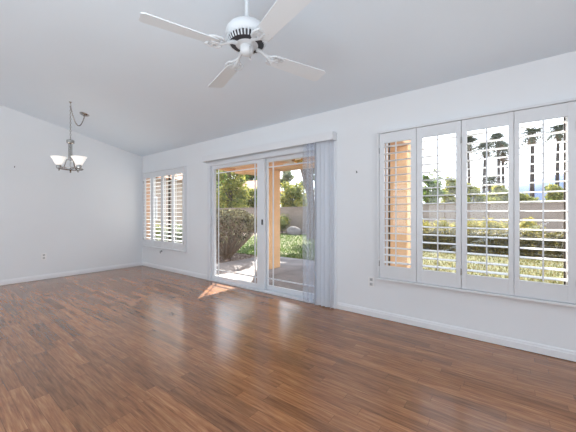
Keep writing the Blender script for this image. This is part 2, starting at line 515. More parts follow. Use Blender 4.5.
baseboard('baseboard_back', (XL + .014, YB, 0), (XR, YB, 0), (0, 1, 0))
baseboard('baseboard_right', (XR, YB + .014, 0), (XR, YW - .014, 0), (-1, 0, 0))

# glazed windows behind the shutters
def window(name, c):
    r = ssroot(name, (c, YW + 0.105, ZS))
    a, b, z0, z1 = -0.733, 0.763, 0.022, ZT - ZS - 0.022
    m = MB()
    for (x0, x1, y0, y1) in ((a, -0.722, z0, z1), (0.741, b, z0, z1), (a, b, z0, z0 + .03), (a, b, z1 - .03, z1)):
        e = 0.001 if x1 - x0 > 1 else 0
        m.bbox(x0 + e, x1 - e, -0.02 + e, 0.03 - e, y0 + e, y1 - e, 0.003)
    m.build('window_frame', M['trim'], r)
    m = MB()
    for (x0, x1, y0, y1) in ((-0.705, -0.692, z0 + .03, z1 - .03), (0.730, 0.739, z0 + .03, z1 - .03), (-0.692, 0.727, z0 + .03, z0 + .042), (-0.692, 0.727, z1 - .042, z1 - .03)):
        m.box(x0, x1, -0.004, 0.016, y0, y1)
    m.build('sash_bar', M['bronze'], r)
    for x0, x1 in ((-0.7345, -0.7295), (0.7595, 0.7645)):      # tan side returns of the recess
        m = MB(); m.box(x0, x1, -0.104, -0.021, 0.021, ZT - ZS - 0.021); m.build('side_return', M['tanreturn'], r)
    m = MB(); m.bbox(-0.006, 0.040, -0.006, 0.020, z0 + .042, z1 - .042, 0.003); m.build('mullion', M['bronze'], r)
    for x0, x1 in ((-0.722, -0.705), (-0.692, -0.006), (0.040, 0.727)):
        g = MB(); g.box(x0, x1, 0.006, 0.010, z0 + .042, z1 - .042); g.build('glass_pane', M['glass'], r)
window('window_1', WC[0]); window('window_2', WC[1])

# ------------------------------------------------------------------ sliding glass door
door = ssroot('door_1', ((DX0 + DX1) / 2, YW, 0))
def dl(x): return x - (DX0 + DX1) / 2
m = MB()
m.bbox(dl(DX0) - .012, dl(DX0) + .055, -0.016, TH - .01, 0, DZ - .0552, .004)
m.bbox(dl(DX1) - .055, dl(DX1) + .012, -0.016, TH - .01, 0, DZ - .0552, .004)
m.bbox(dl(DX0) - .012, dl(DX1) + .012, -0.016, TH - .01, DZ - .055, DZ + .012, .004)
m.build('door_frame', M['vinyl'], door)
m = MB(); m.bbox(dl(DX0) + .055, dl(DX1) - .055, -0.010, TH - .01, 0, .026, .003)
m.bbox(dl(DX0) + .055, dl(DX1) - .055, 0.028, 0.034, .026, .036, .002); m.build('door_track', M['vinyl'], door)
def sash(x0, x1, y0, y1, sl_, sr_, name, handle):
    z0, z1, zb, zt = 0.030, DZ - 0.050, 0.095, 1.930
    f = MB()
    f.bbox(x0, x0 + sl_, y0, y1, z0, z1, .005); f.bbox(x1 - sr_, x1, y0, y1, z0, z1, .005)
    f.bbox(x0 + sl_ - .002, x1 - sr_ + .002, y0 + .001, y1 - .001, z0 + .001, zb, .004); f.bbox(x0 + sl_ - .002, x1 - sr_ + .002, y0 + .001, y1 - .001, zt, z1 - .001, .004)
    fo = f.build(name, M['vinyl'], door)
    ym = (y0 + y1) / 2
    g = MB(); g.box(x0 + sl_, x1 - sr_, ym - .003, ym + .003, zb, zt); g.build('glass_pane', M['glass'], fo)
    gr = MB(); w = .008
    for xx in (x0 + sl_ + .100, x1 - sr_ - .055): gr.box(xx - w, xx + w, ym - .006, ym + .006, zb, zt)
    for zz in (zb + .10, zt - .075): gr.box(x0 + sl_, x1 - sr_, ym - .0055, ym + .0055, zz - w, zz + w)
    gr.build('muntin_grid', M['vinyl'], fo)
    return fo
ls = sash(dl(-4.095), dl(-2.865), 0.022, 0.060, 0.065, 0.150, 'sliding_panel', True)
rs = sash(dl(-2.955), dl(-1.725), 0.072, 0.110, 0.105, 0.100, 'fixed_panel', False)
h = MB()
h.bbox(dl(-4.082), dl(-4.047), 0.012, 0.024, 0.94, 1.20, .004)
h.tube([(dl(-4.062), 0.014, 0.975), (dl(-4.060), -0.018, 0.99), (dl(-4.058), -0.026, 1.03), (dl(-4.058), -0.026, 1.11), (dl(-4.060), -0.018, 1.15), (dl(-4.062), 0.014, 1.165)], .010, 8)
h.build('door_handle', M['vinyl'], ls)
h = MB(); h.bbox(dl(-2.915), dl(-2.893), 0.010, 0.023, 0.995, 1.075, .004); h.build('latch', M['black'], ls)

# ------------------------------------------------------------------ plantation shutters
PB = [-0.757, -0.376, 0.0175, 0.404, 0.787]
OP = [(-0.704, -0.431), (-0.321, -0.027), (0.062, 0.367), (0.441, 0.735)]
Z0, Z1, NL = 0.60, 1.926, 17
PITCH = (Z1 - Z0) / NL
TILT = R(2.5)
def louver_mesh(w):
    m = MB(); n = 14; vs = []
    for x in (-w / 2, w / 2):
        for k in range(n):
            a = 2 * PI * k / n
            y, z = 0.0445 * math.cos(a), 0.0055 * math.sin(a)
            vs.append((x, y * math.cos(TILT) - z * math.sin(TILT), y * math.sin(TILT) + z * math.cos(TILT)))
    m.add(vs, [(k, (k + 1) % n, (k + 1) % n + n, k + n) for k in range(n)] + [tuple(range(n - 1, -1, -1)), tuple(range(n, 2 * n))], True)
    me = m.mesh('louver', M['louver'])
    me.set_sharp_from_angle(angle=R(60))
    return me
LM = [louver_mesh(b - a - 0.006) for a, b in OP]
YP = -0.035                       # panel plane, in front of the wall face
def shutters(c, label):
    root = thing('window_shutter', label, 'shutter', (c, YW, 0.44), 0, 'plantation shutters')
    zo = -0.44
    m = MB()
    a, b = PB[0] - .022, PB[4] + .022
    y0, y1 = -0.058, 0.0
    m.bbox(a, PB[0] - .002, y0, y1, .4622 + zo, 2.0358 + zo, .004); m.bbox(PB[4] + .002, b, y0, y1, .4622 + zo, 2.0358 + zo, .004)
    m.bbox(a, b, y0, y1, 2.036 + zo, 2.058 + zo, .004)
    m.bbox(a - .006, b + .006, y0 - .008, y1, .440 + zo, .462 + zo, .004)
    m.build('shutter_frame', M['shutter'], root)
    for i, (o0, o1) in enumerate(OP):
        p0, p1 = PB[i] + .0015, PB[i + 1] - .0015
        ya, yb = YP - .014, YP + .014
        pm = MB()
        pm.bbox(p0, o0, ya, yb, .465 + zo, 2.033 + zo, .003); pm.bbox(o1, p1, ya, yb, .465 + zo, 2.033 + zo, .003)
        pm.bbox(o0 - .001, o1 + .001, ya + .002, yb - .002, .465 + zo, Z0 + zo, .002)
        pm.bbox(o0 - .001, o1 + .001, ya + .002, yb - .002, Z1 + zo, 2.033 + zo, .002)
        if i < 3: pm.box(p1 - .010, p1 + .012, yb + .0005, yb + .006, .47 + zo, 2.03 + zo)      # closing strip behind the seam
        panel = pm.build('shutter_panel', M['shutter'], root)
        for k in range(NL):
            l = bpy.data.objects.new('louver', LM[i]); link(l, panel)
            l.location = ((o0 + o1) / 2, YP, Z0 + (k + .5) * PITCH + zo)
        xm = (o0 + o1) / 2
        t = MB(); t.bbox(xm - .0055, xm + .0055, YP - .057, YP - .046, Z0 + .02 + zo, Z1 + .012 + zo, .002)
        t.build('tilt_rod', M['shutter'], panel)
        side = (p0 if i % 2 == 0 else p1)
        for zz in (.62, 1.85):
            hb = MB(); hb.tube([(side, ya - .004, zz - .03 + zo), (side, ya - .004, zz + .03 + zo)], .004, 8)
            hb.build('hinge', M['nickel'], panel)
shutters(WC[0], 'white four-panel plantation shutters over the small far window beside the left corner')
shutters(WC[1], 'white four-panel plantation shutters over the wide window right of the sliding door')

# ------------------------------------------------------------------ vertical blinds + valance
blind = thing('vertical_blind', 'white vertical blind stacked open at the right side of the sliding glass door', 'blind', (-2.93, YW, 2.05))
def bl(x): return x + 2.93
m = MB()
V0, V1, VY = -4.19, -1.655, -0.108
m.bbox(bl(V0), bl(V1), VY, VY + .010, .0, .100, .003)
m.bbox(bl(V0), bl(V0) + .010, VY + .0102, -.001, .0, .100, .002); m.bbox(bl(V1) - .010, bl(V1), VY + .0102, -.001, .0, .100, .002)
m.bbox(bl(V0) + .0102, bl(V1) - .0102, VY + .0102, -.001, .090, .100, .002)
m.build('valance', M['valance'], blind)
m = MB(); m.bbox(bl(V0) + .03, bl(V1) - .02, -.068, -.030, .045, .090, .003); m.build('head_rail', M['vinyl'], blind)
def vane(x, ang, mat, w=0.089, y=-0.052):
    """thin curved slat hung from the head rail"""
    g = MB(); n = 8; t = 0.0012; z0, z1 = -2.035, 0.045
    pts = []
    for i in range(n + 1):
        u = (i / n - .5); pts.append((u * w, 0.010 * (1 - (2 * u) ** 2)))
    ring = [(px, py + t / 2) for px, py in pts] + [(px, py - t / 2) for px, py in reversed(pts)]
    ca, sa = math.cos(ang), math.sin(ang)
    ring = [(bl(x) + px * ca - py * sa, y + px * sa + py * ca) for px, py in ring]
    k = len(ring)
    vs = [(px, py, z0) for px, py in ring] + [(px, py, z1) for px, py in ring]
    fs = [(i, (i + 1) % k, (i + 1) % k + k, i + k) for i in range(k)]
    for i in range(n):
        fs.append((i, i + 1, k - 2 - i, k - 1 - i)); fs.append((k + i, k + k - 1 - i, k + k - 2 - i, k + i + 1))
    g.add(vs, fs, False)
    return g.build('vane', mat, blind)
for x, a in ((-2.075, 58), (-2.015, 52), (-1.955, 56)):
    vane(x, R(a), M['sheer'])
for x, a in ((-1.900, 74), (-1.862, 34), (-1.795, 30), (-1.738, 26)):
    vane(x, R(a), M['vane'], y=-.056)
vane(-1.688, R(82), M['vane'])
w_ = MB(); w_.tube([(bl(-2.11), -.07, .03), (bl(-2.11), -.07, -1.95)], .0022, 6); w_.build('pull_cord', M['cord'], blind)

# ------------------------------------------------------------------ ceiling fan
FX, FY, FZ = -1.437, 1.418, 2.284
FC = HE + SL * (YW - FY)
fan = thing('ceiling_fan', 'white four-blade ceiling fan with scrolled blade arms hanging from the vaulted ceiling', 'ceiling fan', (FX, FY, FC))
def fz(z): return z - FC
m = MB(); m.lathe([(.070, -.012), (.072, -.03), (.060, -.062), (.030, -.085), (.018, -.09)], (0, 0, 0), 28); 
m.add([], [])
m.build('canopy', M['fan'], fan)
m = MB(); m.tube([(0, 0, -.05), (0, 0, fz(2.464))], .0125, 14); m.build('downrod', M['fan'], fan)
m = MB(); m.lathe([(0.024, fz(2.499)), (0.032, fz(2.494)), (0.036, fz(2.479)), (0.080, fz(2.469)), (0.120, fz(2.454)), (0.139, fz(2.429)), (0.146, fz(2.404)), (0.143, fz(2.389)), (0.137, fz(2.379)), (0.126, fz(2.369)), (0.064, fz(2.364))], n=40)
m.build('motor_housing', M['fan'], fan)
m = MB(); m.lathe([(0.064, fz(2.374)), (0.124, fz(2.374)), (0.131, fz(2.359)), (0.116, fz(2.336)), (0.064, fz(2.330))], n=40); m.build('vent_ring', M['fandark'], fan)
m = MB()
for k in range(36):
    a = 2 * PI * k / 36; ca, sa = math.cos(a), math.sin(a)
    m.tube([(.128 * ca, .128 * sa, fz(2.376)), (.135 * ca, .135 * sa, fz(2.358)), (.120 * ca, .120 * sa, fz(2.334))], .0050, 5)
m.build('vent_ribs', M['fan'], fan)
m = MB(); m.lathe([(.050, fz(2.352)), (.076, fz(2.346)), (.078, fz(2.330)), (.062, fz(2.322)), (.04, fz(2.320))], n=36); m.build('flywheel', M['fan'], fan)
m = MB(); m.lathe([(.034, fz(2.330)), (.046, fz(2.326)), (.048, fz(2.31)), (.046, fz(2.288)), (.036, fz(2.270)), (.018, fz(2.262)), (.006, fz(2.258))], n=28); m.build('switch_housing', M['fan'], fan)
m = MB(); m.tube([(.046, -.02, fz(2.30)), (.052, -.022, fz(2.295)), (.053, -.022, fz(2.225))], .0016, 6); m.lathe([(.002, 0), (.005, -.006), (.005, -.016), (.002, -.020)], (.053, -.022, fz(2.226)), 10)
m.build('pull_chain', M['nickel'], fan)
BR0, BR1 = 0.205, 0.665
for k in range(4):
    ang = YAW + R(213 + 90 * k)
    rot = Matrix.Rotation(ang, 4, 'Z')
    b = MB()
    pit = Matrix.Rotation(R(-11), 4, 'X')
    out = []
    for i in range(21):                                # rounded-corner plank outline, half-width grows outward
        u = i / 20; x = BR0 + (BR1 - BR0) * u; hw = .054 + .017 * u
        e0, e1 = min(1, u / .05), min(1, (1 - u) / .035)
        hw -= .018 * (1 - math.sqrt(max(0, 1 - (1 - e0) ** 2))) + .016 * (1 - math.sqrt(max(0, 1 - (1 - e1) ** 2)))
        out.append((x, hw))
    ring = [(x, w) for x, w in out] + [(x, -w) for x, w in reversed(out)]
    n = len(ring)
    vs = [(x, y, -.003) for x, y in ring] + [(x, y, .003) for x, y in ring]
    fs = [(i, (i + 1) % n, (i + 1) % n + n, i + n) for i in range(n)]
    h_ = n // 2
    for i in range(h_ - 1):
        fs.append((i, i + 1, n - 2 - i, n - 1 - i)); fs.append((n + i, n + n - 1 - i, n + n - 2 - i, n + i + 1))
    b.add(vs, fs)
    b.xform(Matrix.Translation((0, 0, fz(FZ))) @ rot @ pit)
    bo = b.build('blade', M['blade'], fan)
    ir = MB()                                          # cast scroll arm
    ir.tube([(.075, 0, fz(2.330)), (.105, 0, fz(2.328)), (.135, 0, fz(2.312)), (.160, 0, fz(2.300)), (.19, 0, fz(2.288)), (.25, 0, fz(2.286))], [.014, .014, .011, .010, .011, .008], 8)
    for s in (-1, 1):
        sc = []
        for j in range(15):
            t = j / 14; th = t * 1.6 * PI; rr = .042 * (1 - .65 * t)
            sc.append((.212 - .004 * t + rr * math.cos(th + PI) * .9, s * (.030 + rr * math.sin(th) * .9), fz(2.292) - .002))
        ir.tube(sc, .0075, 6)
        ir.tube([(.150, 0, fz(2.312)), (.172, s * .020, fz(2.300)), (.200, s * .056, fz(2.291)), (.240, s * .062, fz(2.289)), (.275, s * .046, fz(2.288)), (.262, s * .020, fz(2.288))], .0075, 6)
    ir.add([(.20, -.045, fz(2.2875)), (.262, -.034, fz(2.2875)), (.262, .034, fz(2.2875)), (.20, .045, fz(2.2875)), (.20, -.045, fz(2.2905)), (.262, -.034, fz(2.2905)), (.262, .034, fz(2.2905)), (.20, .045, fz(2.2905))],
           [(3, 2, 1, 0), (4, 5, 6, 7), (0, 1, 5, 4), (1, 2, 6, 5), (2, 3, 7, 6), (3, 0, 4, 7)])
    for v_i in range(len(ir.v)):
        pass
    ir.xform(Matrix.Translation((0, 0, -.006)) @ rot)
    ir.build('blade_arm', M['fan'], fan)

# ------------------------------------------------------------------ chandelier
HX, HY_ = -5.113, 1.436
HZ = HE + SL * (YW - HY_)
CX_, CY_ = -5.364, 1.692
CZ_ = HE + SL * (YW - CY_)
ch = thing('chandelier', 'brushed nickel chandelier with white glass shades hanging on a swagged chain', 'chandelier', (HX, HY_, HZ))
def cz(z): return z - HZ
def sm_torus(mb, c, axis, R1, r, n=14, k=6):
    ax = Vector(axis).normalized(); u = ax.orthogonal().normalized(); w = ax.cross(u)
    pts = [Vector(c) + (u * math.cos(2 * PI * i / n) + w * math.sin(2 * PI * i / n)) * R1 for i in range(n + 1)]
    mb.tube(pts, r, k, cap=False)
hk = MB(); hk.lathe([(.020, 0.0), (.020, -.006), (.008, -.014), (.005, -.02)], n=16)
hk.tube([(0, 0, -.015), (.0, 0, -.03), (.016, 0, -.04), (.018, 0, -.056), (.0, 0, -.066), (-.014, 0, -.058)], .004, 8)
hk.build('ceiling_hook', M['nickel'], ch)
cn = MB()
zz = -.062; i = 0
ztop_col = cz(2.275)
while zz > ztop_col + .02:                            # straight run of oval links
    c = Vector((0, 0, zz - .014)); pts = []
    for j in range(13):
        a = 2 * PI * j / 12
        d = .0085 * math.cos(a); e = .018 * math.sin(a)
        pts.append(c + (Vector((d, 0, e)) if i % 2 else Vector((0, d, e))))
    cn.tube(pts, .0028, 5, cap=False); zz -= .029; i += 1
P0, P1 = Vector((0, 0, -.062)), Vector((CX_ - HX, CY_ - HY_, CZ_ - HZ - .035))
L_ = 46
sag = []
for j in range(L_ + 1):
    t = j / L_; p = P0.lerp(P1, t); p.z -= 4 * .215 * t * (1 - t); sag.append(p)
for j in range(L_):                                   # swag of links from hook to canopy
    a, b = sag[j], sag[j + 1]; t = (b - a).normalized()
    s = t.orthogonal().normalized() if j % 2 else t.cross(t.orthogonal()).normalized()
    c = (a + b) / 2; ln = (b - a).length * .72
    cn.tube([c + t * ln * math.sin(2 * PI * q / 10) + s * .007 * math.cos(2 * PI * q / 10) for q in range(11)], .0026, 5, cap=False)
cn.build('chain', M['nickel'], ch)
ca = MB(); ca.lathe([(.066, 0), (.066, -.008), (.050, -.022), (.016, -.030), (.010, -.040)], n=28)
tl = Matrix.Translation((CX_ - HX, CY_ - HY_, CZ_ - HZ)) @ Matrix.Rotation(-math.atan(SL), 4, 'X')
ca.xform(tl); ca.build('ceiling_canopy', M['nickel'], ch)
cb = MB()
sm_torus(cb, (0, 0, cz(2.272)), (0, 1, 0), .016, .004)
cb.lathe([(.010, cz(2.256)), (.030, cz(2.252)), (.048, cz(2.240)), (.048, cz(2.200)), (.034, cz(2.188)), (.012, cz(2.184))], n=24)
cb.build('top_hub', M['nickel'], ch)
st = MB()
for k in range(3):
    a = R(30 + 120 * k); st.tube([(.020 * math.cos(a), .020 * math.sin(a), cz(2.20)), (.020 * math.cos(a), .020 * math.sin(a), cz(1.96))], .0085, 10)
st.tube([(0, 0, cz(2.19)), (0, 0, cz(1.80))], .008, 10)
st.lathe([(.010, cz(1.965)), (.032, cz(1.960)), (.032, cz(1.950)), (.010, cz(1.944))], n=20)
st.build('centre_stem', M['nickel'], ch)
rg = MB()
RG = .150
for j in range(1): 
    pts = [(RG * math.cos(2 * PI * q / 48), RG * math.sin(2 * PI * q / 48), cz(1.822)) for q in range(49)]
    rg.tube(pts, .009, 8, cap=False)
for k in range(3):
    a = YAW + R(-8 + 120 * k) if False else YAW + R(-90 + 60 + 120 * k - 60 + 90 + 90)
    c_, s_ = math.cos(a), math.sin(a)
    rg.tube([(0, 0, cz(1.815)), (RG * c_, RG * s_, cz(1.820))], .006, 8)
rg.lathe([(.006, cz(1.830)), (.022, cz(1.822)), (.026, cz(1.806)), (.014, cz(1.792)), (.008, cz(1.780)), (.012, cz(1.772)), (.004, cz(1.760))], n=16)
rg.build('ring', M['nickel'], ch)
for k in range(3):
    a = YAW + R([180, 0, 90][k] + [12, -12, 0][k])
    c_, s_ = math.cos(a), math.sin(a)
    bx, by = .150 * c_, .150 * s_
    ar = MB()
    ar.tube([(.020 * c_, .020 * s_, cz(1.955)), (.045 * c_, .045 * s_, cz(1.958)), (.062 * c_, .062 * s_, cz(1.918)), (.085 * c_, .085 * s_, cz(1.845)), (.120 * c_, .120 * s_, cz(1.822)), (bx, by, cz(1.820))], .0065, 8)
    ar.lathe([(.006, cz(1.790)), (.012, cz(1.800)), (.010, cz(1.812)), (.030, cz(1.822)), (.034, cz(1.850)), (.030, cz(1.878))], (bx, by, 0), 16)
    ar.build('arm', M['nickel'], ch)
    sh = MB()
    ou = [(.030, 1.846), (.044, 1.862), (.056, 1.885), (.066, 1.910), (.080, 1.938), (.098, 1.962)]
    inn = [(r - .004, z + .002) for r, z in reversed(ou)]
    sh.lathe([(r, cz(z + .028)) for r, z in ou + inn], (bx, by, 0), 28, close=False)
    so_ = sh.build('glass_shade', M['shade'], ch)
    bu = MB(); bu.lathe([(.012, cz(1.878)), (.012, cz(1.900)), (.022, cz(1.918)), (.026, cz(1.936)), (.018, cz(1.954)), (.004, cz(1.961))], (bx, by, 0), 16)
    bu.build('bulb', M['bulb'], so_)

# ------------------------------------------------------------------ small things on the walls
def outlet(loc, rz, label):
    t = thing('wall_outlet', label, 'outlet', loc, rz, 'wall outlets')
    m = MB(); m.bbox(-.035, .035, -.006, 0, -.057, .057, .003); m.build('cover_plate', M['plate'], t)
    m = MB()
    for dz in (-.026, .026):
        m.bbox(-.017, .017, -.0085, -.005, dz - .017, dz + .017, .002)
    m.build('socket', M['socket'], t)
    m = MB()
    for dz in (-.026, .026):
        for dx in (-.007, .007): m.box(dx - .0014, dx + .0014, -.0092, -.008, dz - .004, dz + .008)
        m.tube([(0, -.0092, dz - .010), (0, -.008, dz - .010)], .003, 8)
    m.build('slot', M['slot'], t)
outlet((XL, 1.438, .405), PI / 2, 'white outlet plate low on the left wall')
outlet((-1.222, YW, .392), 0, 'white outlet plate just below left end of the wide shuttered window')

def small_hook(name, label, cat, loc, rz, kind):
    t = MB()
    if kind == 'cable':
        t.lathe([(.016, 0), (.016, .004), (.010, .006)], n=14)
        t.xform(Matrix.Rotation(PI / 2, 4, 'X'))
        t.tube([(0, -.004, 0), (0, -.03, .002), (.010, -.045, -.012), (.026, -.045, -.030), (.034, -.040, -.032)], .0065, 8)
    elif kind == 'nail':
        t.tube([(0, 0, 0), (0, -.018, .003)], .0045, 8); t.tube([(0, -.018, -.010), (0, -.02, .014)], .0055, 8)
    o = t.build(name, M['black'] if kind == 'cable' else M['slot'])
    o.location = loc; o.rotation_euler = (0, 0, rz)
    return tag(o, label, cat)
small_hook('cable_stub', 'short dark cable stub poking from the wall below the small far window', 'cable', (-5.69, YW, .385), 0, 'cable')
small_hook('picture_hook', 'small dark hook alone high on the left wall', 'hook', (XL, 1.056, 1.935), PI / 2, 'nail')
small_hook('wall_screw', 'tiny dark screw between the sliding door valance and the wide window', 'screw', (-1.392, YW, 1.645), 0, 'nail')

# ------------------------------------------------------------------ outside: ground
GZ = -0.10
def wslab(name, pts, z, t, mat, parent=None):
    n = len(pts); m = MB()
    vs = [(x, y, z) for x, y in pts] + [(x, y, z - t) for x, y in pts]
    m.add(vs, [tuple(range(n)), tuple(range(2 * n - 1, n - 1, -1))] + [(i, (i + 1) % n, (i + 1) % n + n, i + n) for i in range(n)])
    return m.build(name, mat, parent)
struct(wslab('ground', [(-140, YW + TH), (140, YW + TH), (140, 420), (-140, 420)], GZ - .03, .3, M['soil']))
struct(wslab('patio_slab', [(-5.62, YW + TH), (2.5, YW + TH), (2.5, 6.32), (-5.55, 6.32)], -.05, .2, M['patio']))
LAWN = [(-12.0, 6.9), (-6.75, 6.40), (2.6, 6.34), (12, 6.34), (12, 10.6), (-3.0, 10.6), (-3.6, 14.6), (-12.0, 14.6)]
struct(wslab('lawn', LAWN, GZ, .1, M['lawn']))
def in_poly(x, y, poly):
    c = False; n = len(poly)
    for i in range(n):
        (x0, y0), (x1, y1) = poly[i], poly[(i + 1) % n]
        if (y0 > y) != (y1 > y) and x < (x1 - x0) * (y - y0) / (y1 - y0) + x0: c = not c
    return c
vs, fs = [], []
rnd = random.Random(3)
while len(fs) < 22000:
    x, y = rnd.uniform(-11, 6), 6.35 + (rnd.random() ** 1.5) * 8.2
    if not in_poly(x, y, LAWN): continue
    hgt, w, a = rnd.uniform(.035, .075), rnd.uniform(.010, .018), rnd.uniform(0, PI)
    lx, ly = rnd.uniform(-.03, .03), rnd.uniform(-.03, .03)
    k = len(vs)
    vs += [(x - w * math.cos(a), y - w * math.sin(a), GZ), (x + w * math.cos(a), y + w * math.sin(a), GZ), (x + lx, y + ly, GZ + hgt)]
    fs.append((k, k + 1, k + 2))
g = raw('lawn_grass', vs, fs, M['grass'])
tag(g, 'short yellow-green grass growing over the lawn beyond the patio', 'grass', kind='stuff')
vs, fs = [], []
BED = [(-12, 3.4), (-5.64, 3.4), (-5.57, 6.3), (-6.75, 6.38), (-12, 6.85)]
while len(fs) < 8 * 2600:
    x, y = rnd.uniform(-10, -5.5), rnd.uniform(3.5, 6.9)
    if not in_poly(x, y, BED): continue
    s = rnd.uniform(.018, .045); k = len(vs)
    q = Matrix.Rotation(rnd.uniform(0, PI), 3, 'Z')
    for p in ((1, 0, 0), (-1, 0, 0), (0, .8, 0), (0, -.8, 0), (0, 0, .6), (0, 0, -.6)):
        p = q @ Vector(p); vs.append((x + p.x * s, y + p.y * s, GZ - .02 + p.z * s + s * .3))
    for f in ((0, 2, 4), (2, 1, 4), (1, 3, 4), (3, 0, 4), (2, 0, 5), (1, 2, 5), (3, 1, 5), (0, 3, 5)):
        fs.append(tuple(i + k for i in f))
g = raw('gravel_bed', vs, fs, M['gravel'])
tag(g, 'brown pink gravel spread under the round trimmed bush', 'gravel', kind='stuff')

# ------------------------------------------------------------------ patio cover
RX0, RX1, RY1 = -5.33, -1.24, 5.80
pc = thing('patio_cover', 'peach stucco patio roof on two square columns outside the sliding door', 'patio cover', (-3.3, YW + TH, -.05))
def pl(x, y, z): return (x + 3.3, y - YW - TH, z + .05)
def pbox(m, x0, x1, y0, y1, z0, z1, b=.01):
    a, c = pl(x0, y0, z0), pl(x1, y1, z1); m.bbox(a[0], c[0], a[1], c[1], a[2], c[2], b)
m = MB(); pbox(m, RX0, RX1, YW + TH + .002, RY1, 2.24, 2.42); m.build('roof', M['soffit'], pc)
m = MB(); pbox(m, RX0, RX0 + .10, YW + TH + .002, RY1, 2.17, 2.24 - .001); m.build('fascia', M['stucco'], pc)
m = MB(); pbox(m, RX0 + .1, RX1, 4.76, 5.06, 2.13, 2.239); m.build('beam', M['stucco'], pc)
for x0 in (-4.44, -1.60):
    m = MB(); pbox(m, x0, x0 + .36, 4.72, 5.08, -.05, 2.131, .015); m.build('column', M['stucco'], pc)

pf = thing('patio_fan', 'brass hub outdoor ceiling fan with pale blades under the patio roof', 'ceiling fan', (-3.12, 4.42, 2.24))
m = MB(); m.lathe([(.06, 0), (.06, -.03), (.02, -.045)], n=20); m.tube([(0, 0, -.03), (0, 0, -.06)], .014, 8); m.build('canopy', M['brass'], pf)
m = MB(); m.lathe([(.02, -.045), (.085, -.055), (.095, -.085), (.07, -.115), (.02, -.13), (.01, -.15)], n=24); m.build('motor_housing', M['brass'], pf)
for k in range(5):
    b = MB(); b.bbox(.13, .50, -.055, .055, -.093, -.087, .002); b.xform(Matrix.Rotation(R(12 + 72 * k), 4, 'Z') @ Matrix.Rotation(R(8), 4, 'X'))
    b.build('blade', M['patioblade'], pf)
    b = MB(); b.tube([(.08, 0, -.085), (.15, 0, -.084)], .010, 6); b.xform(Matrix.Rotation(R(12 + 72 * k), 4, 'Z')); b.build('blade_arm', M['brass'], pf)

# ------------------------------------------------------------------ garden wall, houses, mountain
gw = thing('garden_wall', 'long tan block wall closing the far side of the yard', 'garden wall', (-4, 15.6, GZ - .03))
m = MB(); m.box(-16, 18, 0, .2, 0, 1.68); m.build('block_wall', M['block'], gw)
m = MB(); m.bbox(-16.02, 18.02, -.03, .23, 1.68, 1.74, .008); m.build('wall_cap', M['block'], gw)

nh = thing('neighbour_house', 'cream stucco house close beyond the small far window', 'house', (-13.2, 6.5, GZ - .03))
m = MB(); m.box(-6, 0, -4.2, 3.0, 0, 3.0); m.build('house_wall', M['house'], nh)
m = MB()
m.add([(-6.5, -4.7, 2.95), (.5, -4.7, 2.95), (.5, 3.5, 2.95), (-6.5, 3.5, 2.95), (-3, -1.8, 4.3), (-3, .6, 4.3)], [(0, 1, 4), (1, 2, 5, 4), (2, 3, 5), (3, 0, 4, 5), (3, 2, 1, 0)])
m.build('roof', M['tiles'], nh)
wf = MB(); wf.bbox(-.02, .05, -.6, .6, 1.0, 2.1, .01); wo = wf.build('house_window', M['trim'], nh)
wg = MB(); wg.box(.05, .055, -.54, .54, 1.06, 2.04); wg.build('glass_pane', M['bronze'], wo)

fh = thing('far_house', 'tile roofed house showing its peach roof among the trees beyond the garden wall', 'house', (-31.4, 31.0, GZ - .03))
m = MB(); m.box(-4, 4, -3, 3, 0, 4.6); m.build('house_wall', M['house'], fh)
m = MB(); m.add([(-4.6, -3.6, 4.5), (4.6, -3.6, 4.5), (4.6, 3.6, 4.5), (-4.6, 3.6, 4.5), (-2.0, 0, 6.2), (2.0, 0, 6.2)], [(0, 1, 5, 4), (1, 2, 5), (2, 3, 4, 5), (3, 0, 4), (3, 2, 1, 0)])
m.build('roof', M['tiles'], fh)

mo = MB(); nx, ny = 60, 10; vs = []
for j in range(ny + 1):
    for i in range(nx + 1):
        u, w = i / nx, j / ny
        x = -330 + 700 * u; y = 620 + 160 * w
        rid = math.sin(PI * min(1, w * 1.0)) if w < .5 else 1.0
        env = math.exp(-((x - 95) / 150) ** 2)
        n1 = noise.noise(Vector((x * .012, y * .012, 0))) + .5 * noise.noise(Vector((x * .035, y * .035, 3)))
        vs.append((x, y, -2 + rid * (16 + 62 * env + 16 * n1)))
mo.add(vs, [(j * (nx + 1) + i, j * (nx + 1) + i + 1, (j + 1) * (nx + 1) + i + 1, (j + 1) * (nx + 1) + i) for j in range(ny) for i in range(nx)], True)
tag(mo.build('mountain', M['mountain']), 'hazy blue mountain ridge far behind the palms', 'mountain', kind='structure')

# ------------------------------------------------------------------ plants
def leaf_cloud(rnd, blobs, n, size, vs, fs, shell=0.55, flat=0.0):
    """n four-sided leaves scattered in the outer part of ellipsoids (cx,cy,cz,rx,ry,rz)"""
    wts = [b[3] * b[4] + b[4] * b[5] + b[3] * b[5] for b in blobs]
    for _ in range(n):
        b = rnd.choices(blobs, wts)[0]
        d = Vector((rnd.gauss(0, 1), rnd.gauss(0, 1), rnd.gauss(0, 1))).normalized()
        r = shell + (1.06 - shell) * rnd.random()
        p = Vector((b[0] + d.x * b[3] * r, b[1] + d.y * b[4] * r, b[2] + d.z * b[5] * r))
        a = Vector((rnd.gauss(0, 1), rnd.gauss(0, 1), rnd.gauss(0, .7))).normalized()
        c = a.cross(Vector((rnd.gauss(0, 1), rnd.gauss(0, 1), rnd.gauss(0, 1)))).normalized()
        s = size * rnd.uniform(.6, 1.35); k = len(vs)
        vs += [tuple(p - a * s), tuple(p + c * s * .45), tuple(p + a * s), tuple(p - c * s * .45)]
        fs.append((k, k + 1, k + 2, k + 3))

